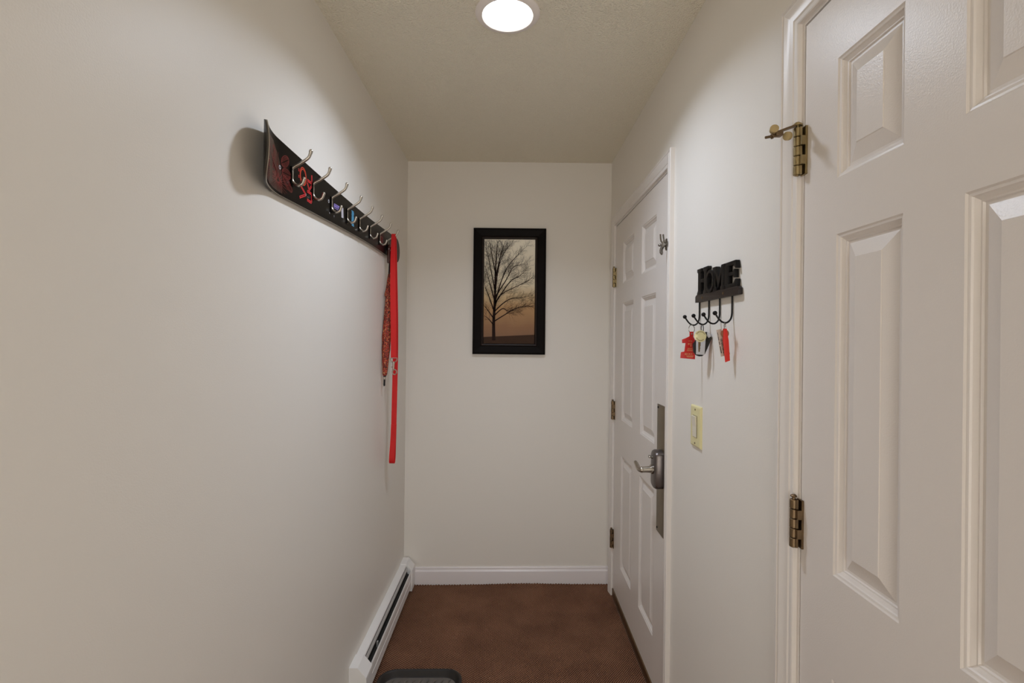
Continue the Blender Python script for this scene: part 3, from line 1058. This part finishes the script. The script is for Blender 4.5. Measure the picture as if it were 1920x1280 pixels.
# brand lettering: reads upwards, two lines, each stroke a double line
b = MB()
def stroke(pts, m):
    """text coordinates: x runs up the board (z), y towards the nose (-Y)"""
    P = [Vector((p[0], p[1], 0)) for p in pts]
    for s in (1, -1):
        q = []
        for i, p in enumerate(P):
            t = (P[min(i + 1, len(P) - 1)] - P[max(i - 1, 0)]).normalized()
            n = Vector((-t.y, t.x, 0)) * 0.0021 * s
            q.append((p.x + n.x, p.y + n.y))
        ribbon(b, q, 0.0013, m)
def T_(x0, y0, w, h, pts):
    return [(y0 - p[1] * h, x0 + p[0] * w) for p in pts]
h1, yb1 = 0.041, 1.381
for pts in ([(0, 1), (0.5, 0)], [(0.5, 0), (1, 1)]):
    stroke(T_(1.782, yb1, 0.036, h1, pts), M['red_ink'])
oo = [(0.5 + 0.5 * math.cos(t), 0.5 + 0.5 * math.sin(t)) for t in [2 * PI * k / 24 for k in range(25)]]
stroke(T_(1.823, yb1, 0.042, h1 * 0.92, oo), M['red_ink_o'])
for dx in (0.3, 0.7):
    stroke(T_(1.823, yb1, 0.042, h1, [(dx, 1.07), (dx, 1.20)]), M['red_ink'])
h2, yb2 = 0.031, 1.4205
for x0, pts in ((1.789, [[(0, 1), (0, 0)], [(0, 0), (1, 0)]]), (1.813, [[(0, 1), (0, 0)], [(0.05, 0.45), (1, 1)], [(0.3, 0.55), (1, 0)]]), (1.843, [[(0, 1), (0, 0)], [(0, 0), (1, 0)]])):
    for p in pts:
        stroke(T_(x0, yb2, 0.023, h2, p), M['red_ink'])
o = b.build('lettering', brd, smooth=False, recalc=False); o['label'] = 'red double-line lettering reading VÖLKL'

# decals
b = MB()
patch(b, [(1.602, 1.836), (1.655, 1.839), (1.650, 1.829), (1.598, 1.825)], M['purple_ink'])
for k in range(4):
    patch(b, [(1.606 + k * 0.012, 1.8335), (1.613 + k * 0.012, 1.8340), (1.612 + k * 0.012, 1.8315), (1.605 + k * 0.012, 1.8310)], M['board'], 0.0007)
patch(b, [(1.598, 1.8225), (1.640, 1.8255), (1.640, 1.8235), (1.598, 1.8205)], M['purple_ink'])
b.build('purple_decal', brd, smooth=False, recalc=False)
b = MB()
patch(b, [(1.668, 1.842), (1.688, 1.843), (1.692, 1.810), (1.672, 1.808)], M['white_ink'])
patch(b, [(1.678, 1.839), (1.680, 1.839), (1.683, 1.812), (1.681, 1.812)], M['purple_ink'], 0.0007)
b.build('white_decal', brd, smooth=False, recalc=False)
b = MB()
rnd = random.Random(8)
z = 1.806
while z < 1.858:
    hgt = rnd.uniform(0.003, 0.006)
    y_ = 1.775 + rnd.uniform(0, 0.004)
    patch(b, [(y_, z), (y_ + 0.026, z), (y_ + 0.025, z + hgt), (y_, z + hgt)], M['blue_ink'])
    z += hgt + 0.0009
b.build('blue_decal', brd, smooth=False, recalc=False)
b = MB()
patch(b, [(2.170, 1.850), (2.215, 1.852), (2.215, 1.812), (2.170, 1.810)], M['wedge_ink'])
b.build('maroon_decal', brd, smooth=False, recalc=False)
for y, z in ((1.552, 1.829), (1.224, 1.822), (1.60, 1.795), (1.38, 1.800), (1.56, 1.795)):
    b = MB()
    r = 0.0040 if z > 1.81 else 0.002
    ribbon(b, loop_pts((y, z), r, r, 0, 16), r * 0.28, M['white_ink'], 0.0012)
    b.build('insert_ring', brd, smooth=False, recalc=False)

# hooks: one double hook, copied along the board
hk_path = [(-0.515, 1.8865), (-0.5165, 1.880), (-0.522, 1.869), (-0.539, 1.857), (-0.5615, 1.843), (-0.5625, 1.830), (-0.5622, 1.813), (-0.556, 1.803), (-0.547, 1.799), (-0.537, 1.803), (-0.532, 1.816)]
hk = bez([(x, 1.293, z) for x, z in hk_path], 5)
n = len(hk)
rs = []
for i in range(n):
    f = i / (n - 1)
    r = 0.0040
    if f < 0.12:
        r = 0.0040 + 0.0012 * (1 - f / 0.12)
    if f > 0.93:
        r = 0.0040 + 0.0008 * (f - 0.93) / 0.07
    rs.append(r)
b = MB()
b.tube(hk, rs, M['nickel'], 12)
b.ball(hk[0], 0.0052, M['nickel'], 12)
b.ball(hk[-1], 0.0047, M['nickel'], 12)
hook0 = b.build('hook', rack)
b = MB()
b.box((BX - 0.001, 1.2855, 1.797), (BX + 0.003, 1.3005, 1.846), M['board'], 0.0015)
mt0 = b.build('hook_mount', hook0)
HOOK_Y = (1.293, 1.430, 1.577, 1.727, 1.868, 2.007, 2.153, 2.294)
for k in range(1, 8):
    h = hook0.copy(); COL.objects.link(h); h.parent = rack
    h.location = Vector((0, HOOK_Y[k] - HOOK_Y[0], (mid_z(HOOK_Y[k]) - mid_z(HOOK_Y[0])) * 0.7)) * FIT[0]
    m_ = mt0.copy(); COL.objects.link(m_); m_.parent = h

# ------------------------------------------------------------------ leash on the last hook
hz = (mid_z(2.294) - mid_z(1.293)) * 0.7
leash = thing('dog_leash', (-0.545, 2.294, 1.86), 'red webbing dog leash hanging from the last coat hook', 'leash')
def web(mb, pts, w, th=0.0018, m=None, w0=None):
    """pts: (x centre, y, z); the strap is w wide along X"""
    P = [Vector(p) for p in pts]
    rings = []
    for i, p in enumerate(P):
        t = (P[min(i + 1, len(P) - 1)] - P[max(i - 1, 0)])
        t = Vector((0, t.y, t.z)).normalized()
        n_ = Vector((0, -t.z, t.y)) * th / 2
        wi = w if w0 is None else w0 + (w - w0) * min(1.0, max(0.0, i / len(P) - 0.35) / 0.35)
        u = Vector((wi / 2, 0, 0.0))
        rings.append([p - u - n_, p + u - n_, p + u + n_, p - u + n_])
    mb.loft(rings, m or M['leash'])
zt = 1.866 + hz * 0.0
b = MB()
fp = [(-0.5345, 2.2995, 1.8765), (-0.5345, 2.294, 1.8810), (-0.5345, 2.287, 1.8765), (-0.5340, 2.2810, 1.835), (-0.5305, 2.265, 1.75), (-0.5255, 2.2520, 1.62), (-0.5180, 2.2390, 1.45), (-0.5165, 2.2380, 1.325)]
web(b, bez(fp, 6), 0.0255, w0=0.018)
b.build('strap_front', leash, angle=0.5)
b = MB()
bp_ = [(-0.5345, 2.2995, 1.8765), (-0.5320, 2.3025, 1.835), (-0.5265, 2.3025, 1.65), (-0.5225, 2.300, 1.45), (-0.5230, 2.297, 1.25), (-0.526, 2.296, 1.02)]
web(b, bez(bp_, 6), 0.0235, w0=0.018)
b.build('strap_back', leash, angle=0.5)
b = MB()
hp = [(-0.526, 2.2945, 1.022), (-0.528, 2.292, 0.95), (-0.531, 2.285, 0.88), (-0.532, 2.288, 0.852), (-0.532, 2.297, 0.846), (-0.532, 2.306, 0.853), (-0.531, 2.308, 0.88), (-0.528, 2.301, 0.95), (-0.526, 2.298, 1.022)]
web(b, bez(hp, 5), 0.024)
o = b.build('handle_loop', leash, angle=0.5); o['label'] = 'sewn handle loop at the bottom'
b = MB()
ring_c = Vector((-0.5165, 2.238, 1.318))
dr = [(-0.0145, 0.006), (-0.0145, -0.002), (-0.010, -0.010), (0.0, -0.0135), (0.010, -0.010), (0.0145, -0.002), (0.0145, 0.006), (-0.0145, 0.006)]
b.tube([ring_c + Vector((x, 0, z)) for x, z in dr], 0.0021, M['nickel'], 8)
b.tube([ring_c + Vector((0.001, -0.002, -0.010)), ring_c + Vector((0.001, -0.002, -0.020))], 0.0048, M['nickel'], 12)
b.tube([ring_c + Vector((0.001, -0.002, -0.018)), ring_c + Vector((0.000, -0.002, -0.044))], [0.0040, 0.0034], M['nickel'], 12)
hk_ = [(0.0, -0.044), (-0.007, -0.052), (-0.006, -0.062), (0.002, -0.067), (0.009, -0.062), (0.011, -0.053), (0.006, -0.046), (0.0, -0.044)]
b.tube(bez([ring_c + Vector((x + 0.003, -0.002, z)) for x, z in hk_], 4), 0.0024, M['nickel'], 8)
b.tube([ring_c + Vector((-0.001, -0.002, -0.036)), ring_c + Vector((-0.010, -0.002, -0.033))], 0.0016, M['nickel'], 8)
o = b.build('snap_clasp', leash); o['label'] = 'silver snap clasp'

# ------------------------------------------------------------------ umbrella
umb = thing('umbrella', (-0.5515, 2.293, 1.83), 'folded red and brown paisley umbrella hanging on the coat rack', 'umbrella')
UX, UY = -0.5545, 2.306      # top of the folded cloth; the umbrella leans against the wall
uy = lambda z: UY - max(0.0, 1.77 - z) * 0.125      # it hangs a little forward
b = MB()
prof = [(1.704, 0.004), (1.698, 0.0065), (1.670, 0.0095), (1.635, 0.014), (1.610, 0.0215), (1.602, 0.0215), (1.592, 0.0165), (1.55, 0.0175), (1.48, 0.0195), (1.42, 0.0205), (1.36, 0.0190), (1.31, 0.0160), (1.27, 0.0125), (1.252, 0.0108), (1.246, 0.0085)]
rings = []
nf = 64
for i, (z, r) in enumerate(prof):
    tw = i * 0.22
    cx = UX + 0.003 * min(1.0, (1.70 - z) / 0.10) - 0.0045 * max(0.0, (1.60 - z) / 0.36)
    rr = []
    for k in range(nf):
        a = 2 * PI * k / nf
        q = 0.86 * r * (1 + 0.13 * math.cos(8 * (a + tw)) + 0.05 * math.cos(3 * a + i))
        rr.append((cx + q * math.cos(a), uy(z) + q * math.sin(a), z))
    rings.append(rr)
b.loft(rings, M['paisley'])
o = b.build('canopy', umb); o['label'] = 'folded paisley cloth canopy'
b = MB()
b.tube([(UX, uy(1.70), 1.70), (UX + 0.0010, UY, 1.770)], 0.0042, M['dark'], 12)
b.build('shaft', umb)
b = MB()
ck = bez([(-0.5530, UY, 1.760), (-0.5522, UY, 1.800), (-0.5518, 2.3040, 1.8160), (-0.5515, 2.2980, 1.8265), (-0.5515, 2.2890, 1.8300), (-0.5515, 2.2800, 1.8260), (-0.5518, 2.2740, 1.8150), (-0.5520, 2.2710, 1.8000), (-0.5525, 2.2710, 1.752)], 5)
b.tube(ck, 0.0060, M['crook'], 12)
b.ball(ck[-1], 0.0060, M['crook'], 12)
o = b.build('handle', umb); o['label'] = 'dark polished wooden crook handle'
b = MB()
cb = UX + 0.003 - 0.0045
b.tube([(cb, uy(1.250), 1.250), (cb, uy(1.240), 1.240)], [0.0075, 0.0055], M['dark'], 12)
b.tube([(cb, uy(1.241), 1.241), (cb, uy(1.228), 1.228)], 0.0038, M['nickel'], 12)
b.tube([(cb, uy(1.229), 1.229), (cb, uy(1.205), 1.205), (cb, uy(1.200), 1.200)], [0.0040, 0.0042, 0.0030], M['dark'], 12)
b.build('ferrule', umb)

# ------------------------------------------------------------------ HOME key rack
fit(1.0465, -0.06575)
kr = thing('key_rack', (0.5452, 1.335, 1.53), 'dark cast iron key rack spelling HOME above a four hook bar', 'key rack')
KX0, KX1 = 0.534, 0.5445        # front and back of the iron
f_r = lambda u, v, d: (d, u, v)
SCL = 1.0
b = MB()
bar = [(1.474, 1.524), (1.474, 1.541), (1.466, 1.5455), (1.203, 1.5455), (1.194, 1.541), (1.194, 1.5255), (1.200, 1.5245)]
b.prism(bar, f_r, KX0, KX1, M['iron_brown'], 0.0012)
b.build('rail', kr)
def letter(polys, x0=KX0, x1=KX1, holes=None):
    m = MB()
    for p in polys:
        m.prism(p, f_r, x0, x1, M['black'], 0.0010, holes)
    return m.build('letter', kr)
ZB = 1.5445
# H (u grows towards the far end, so the left of the word is the larger Y)
def rect(u0, u1, v0, v1):
    return [(u0, v0), (u0, v1), (u1, v1), (u1, v0)]
def stem(uc, w, v0, v1, sw, sh):
    return [(uc - w, v0 + sh * 1.6), (uc - sw, v0 + sh * 0.6), (uc - sw, v0), (uc + sw, v0), (uc + sw, v0 + sh * 0.6), (uc + w, v0 + sh * 1.6),
            (uc + w, v1 - sh * 1.6), (uc + sw, v1 - sh), (uc + sw, v1), (uc - sw, v1), (uc - sw, v1 - sh), (uc - w, v1 - sh * 1.6)]
letter([stem(1.443, 0.0105, ZB, 1.6185, 0.0175, 0.008), stem(1.398, 0.0105, ZB, 1.6185, 0.0175, 0.008), rect(1.406, 1.436, 1.578, 1.5875)])
# O
n = 36
outer = [(1.363 + 0.0285 * math.cos(2 * PI * k / n), 1.5745 + 0.0310 * math.sin(2 * PI * k / n)) for k in range(n)]
inner = [(1.363 + 0.0175 * math.cos(2 * PI * k / n), 1.5745 + 0.0225 * math.sin(2 * PI * k / n)) for k in range(n)]
letter([outer], KX0 - 0.0025, KX1, [inner])
# M
mm = [(1.346, ZB), (1.346, 1.552), (1.340, 1.555), (1.343, 1.600), (1.347, 1.603), (1.347, 1.6085), (1.324, 1.6085), (1.308, 1.578), (1.291, 1.6085), (1.270, 1.6085), (1.270, 1.603), (1.274, 1.600),
      (1.277, 1.555), (1.271, 1.552), (1.271, ZB), (1.297, ZB), (1.297, 1.552), (1.291, 1.556), (1.290, 1.588), (1.310, 1.548), (1.328, 1.588), (1.326, 1.556), (1.321, 1.552), (1.321, ZB)]
letter([mm], KX0 - 0.001, KX1)
# E
ee = [(1.284, ZB), (1.284, 1.550), (1.277, 1.554), (1.277, 1.598), (1.284, 1.602), (1.284, 1.6085), (1.210, 1.6085), (1.206, 1.589), (1.213, 1.589), (1.222, 1.5985), (1.250, 1.5985), (1.250, 1.5825),
      (1.226, 1.5825), (1.221, 1.588), (1.215, 1.588), (1.215, 1.567), (1.221, 1.567), (1.226, 1.5735), (1.250, 1.5735), (1.250, 1.5545), (1.222, 1.5545), (1.213, 1.5635), (1.206, 1.5635), (1.208, ZB)]
letter([ee], KX0, KX1)
# hooks
HYS = (1.462, 1.392, 1.320, 1.246)
for i, y in enumerate(HYS):
    m = MB()
    p = bez([(0.5425, y, 1.530), (0.5425, y, 1.500), (0.5422, y, 1.480), (0.539, y, 1.468), (0.532, y, 1.4605), (0.5245, y, 1.4590), (0.516, y, 1.4625), (0.508, y, 1.471), (0.501, y, 1.4815)], 5)
    m.tube(p, 0.0022, M['black'], 10)
    ho = m.build('hook', kr)
    m = MB(); m.ball((0.5005, y, 1.4825), 0.0056, M['black'], 18); m.build('ball_tip', ho)
for y in (1.42, 1.28):
    m = MB(); m.lathe([(0.0038, 0.0008), (0.0036, -0.0012), (0.001, -0.0016)], M['bronze'], (KX0, y, 1.5345), 'X', 12); m.build('screw', kr)

# ------------------------------------------------------------------ keys on the rack
def ringm(mb, c, r, wire, m, n=28, tilt=0.0, ax='Y'):
    pts = []
    for k in range(n + 1):
        a = 2 * PI * k / n
        x, z = r * math.cos(a), r * math.sin(a)
        if ax == 'Y':
            pts.append((c[0] + x * math.cos(tilt), c[1] + x * math.sin(tilt), c[2] + z))
        else:
            pts.append((c[0], c[1] + x, c[2] + z))
    mb.tube(pts, wire, m, 8)
f_y = lambda u, v, d: (u, d, v)

# red tag shaped like a figure one
Y1 = 1.458
k1 = thing('key_tag', (0.517, Y1, 1.448), 'red vinyl key tag shaped like a number one on leftmost key hook', 'key tag')
b = MB(); ringm(b, (0.5195, Y1 + 0.001, 1.4475), 0.0118, 0.0010, M['chrome'], tilt=0.5)
o = b.build('split_ring', k1); o['label'] = 'steel split ring'
poly = [(0.511, 1.440), (0.522, 1.440), (0.522, 1.425), (0.528, 1.414), (0.527, 1.361), (0.485, 1.364), (0.487, 1.381), (0.4965, 1.383), (0.4995, 1.407), (0.490, 1.407), (0.4895, 1.417), (0.500, 1.421), (0.511, 1.427)]
b = MB(); b.prism(poly[::-1], f_y, Y1 - 0.008, Y1 - 0.0055, M['tag_red'], 0.0005)
o = b.build('tag_body', k1)
b = MB()
fp_ = lambda cx, cz: (lambda x, y: (cx + x, Y1 - 0.0083, cz + y))
text_into(b, '1', 0.017, fp_(0.5145, 1.3965), M['gold'])
text_into(b, '#', 0.008, fp_(0.5085, 1.4025), M['gold'])
text_into(b, 'YOUR', 0.0042, fp_(0.5125, 1.4115), M['gold'])
text_into(b, "BECK'S", 0.0072, fp_(0.508, 1.3735), M['gold'])
for z, w in ((1.3915, 0.014), (1.3880, 0.016), (1.3845, 0.018), (1.3700, 0.022), (1.3670, 0.018)):
    b.face([(0.512 - w / 2, Y1 - 0.0083, z), (0.512 + w / 2, Y1 - 0.0083, z), (0.512 + w / 2, Y1 - 0.0083, z + 0.0010), (0.512 - w / 2, Y1 - 0.0083, z + 0.0010)], M['gold'])
b.build('gold_print', o, smooth=False, recalc=False)
b = MB(); b.lathe([(0.0022, -0.0092), (0.0022, -0.0078)], M['nickel'], (0.5165, Y1, 1.4335), 'Y', 12); b.build('rivet', k1)

# car remote with round tag and key
Y2 = 1.388
k2 = thing('car_keys', (0.524, Y2, 1.45), 'black and silver car remote with brass disc tag and key', 'keys')
b = MB(); ringm(b, (0.5235, Y2, 1.4475), 0.0108, 0.0011, M['black'], tilt=0.95)
b.build('split_ring', k2)
b = MB()
f_t = lambda u, v, d: (0.520 + (u - 0.520) * 0.74, d - (u - 0.520) * 0.67, v)     # turned about the vertical
body = [(0.501, 1.405), (0.503, 1.383), (0.509, 1.3745), (0.518, 1.3710), (0.526, 1.3715), (0.534, 1.378), (0.552, 1.420), (0.5505, 1.431), (0.538, 1.4395), (0.520, 1.430)]
b.prism(body[::-1], f_t, Y2 + 0.004, Y2 + 0.016, M['fob_black'], 0.003)
fb = b.build('remote_body', k2)
b = MB()
b.prism([(0.508, 1.416), (0.508, 1.3765), (0.531, 1.3755), (0.534, 1.425)], f_t, Y2 + 0.0015, Y2 + 0.0045, M['fob_silver'], 0.0008)
b.prism([(0.538, 1.4375), (0.547, 1.432), (0.5485, 1.426), (0.542, 1.422), (0.537, 1.428)], f_t, Y2 + 0.002, Y2 + 0.0045, M['fob_silver'], 0.0006)
o = b.build('silver_face', fb); o['label'] = 'silver face of the remote'
b = MB()
b.lathe([(0.0150, Y2 - 0.0155), (0.0160, Y2 - 0.0150), (0.0160, Y2 - 0.0138), (0.0150, Y2 - 0.0134)], M['disc'], (0.5130, 0, 1.4265), 'Y', 36)
dk = b.build('disc_tag', k2); dk['label'] = 'pale brass round tag'
b = MB()
for a0, nch, rr in ((30, 9, 0.0122), (205, 8, 0.0118)):
    for i in range(nch):
        a = math.radians(a0 + i * 15)
        c = Vector((0.513 + rr * math.cos(a), Y2 - 0.0158, 1.4265 + rr * math.sin(a)))
        t = Vector((-math.sin(a), 0, math.cos(a))); r_ = Vector((math.cos(a), 0, math.sin(a)))
        b.face([c - t * 0.0008 - r_ * 0.0014, c + t * 0.0008 - r_ * 0.0014, c + t * 0.0008 + r_ * 0.0014, c - t * 0.0008 + r_ * 0.0014], M['bronze'])
b.build('engraving', dk, smooth=False, recalc=False)
b = MB()
kp = [(0.5085, 1.416), (0.5085, 1.400), (0.5090, 1.385), (0.5105, 1.383), (0.5125, 1.385), (0.5130, 1.391), (0.5140, 1.394), (0.5130, 1.397), (0.5145, 1.401), (0.5145, 1.416)]
b.prism(kp, f_y, Y2 - 0.0130, Y2 - 0.0112, M['key'], 0.0003)
b.build('key', k2)

# red strap with grey card
Y3 = 1.244
k3 = thing('strap_key_tag', (0.524, Y3, 1.45), 'red strap key tag with grey printed card on rightmost key hook', 'key tag')
b = MB(); ringm(b, (0.5245, Y3, 1.4505), 0.0085, 0.0010, M['chrome'], tilt=1.0)
o = b.build('split_ring', k3); o['label'] = 'steel split ring'
b = MB(); b.prism([(0.5195, 1.4445), (0.5275, 1.4445), (0.5325, 1.415), (0.5360, 1.3665), (0.5245, 1.3620), (0.5185, 1.415)], f_y, Y3 - 0.0045, Y3 - 0.0028, M['strap_red'], 0.0004)
b.prism([(0.5195, 1.4445), (0.5275, 1.4445), (0.5320, 1.415), (0.5345, 1.380), (0.5260, 1.378), (0.5190, 1.415)], f_y, Y3 - 0.0015, Y3 + 0.0002, M['strap_red'], 0.0004)
b.build('strap', k3)
b = MB(); b.lathe([(0.0085, Y3 - 0.0022), (0.0100, Y3 - 0.0020), (0.0100, Y3 - 0.0010), (0.0085, Y3 - 0.0008)], M['leather'], (0.5240, 0, 1.4325), 'Y', 28)
o = b.build('leather_disc', k3); o['label'] = 'tan leather disc'
b = MB(); b.prism([(0.505, 1.441), (0.516, 1.4435), (0.540, 1.3815), (0.517, 1.3755)], f_y, Y3 + 0.003, Y3 + 0.0042, M['card'], 0.0003)
cd = b.build('card', k3); cd['label'] = 'grey plastic card'
b = MB()
yk = Y3 + 0.0028
def cu(u, v):      # along the card: u across 0..1, v down 0..1
    a = Vector((0.505, 1.441)).lerp(Vector((0.516, 1.4435)), u)
    c = Vector((0.517, 1.3755)).lerp(Vector((0.540, 1.3815)), u)
    p = a.lerp(c, v)
    return (p.x, yk, p.y)
def cq(u0, v0, u1, v1):
    b.face([cu(u0, v0), cu(u1, v0), cu(u1, v1), cu(u0, v1)], M['fob_black'])
for v0, v1 in ((0.10, 0.22), (0.24, 0.40), (0.44, 0.56), (0.62, 0.88)):
    cq(0.06, v0, 0.16, v1)
rnd = random.Random(5)
v = 0.36
while v < 0.93:
    w_ = rnd.uniform(0.006, 0.026)
    cq(0.30, v, 0.62, v + w_)
    v += w_ + rnd.uniform(0.012, 0.022)
b.build('card_print', cd, smooth=False, recalc=False)

for o in bpy.data.objects:
    if '_o' in o:
        del o['_o']
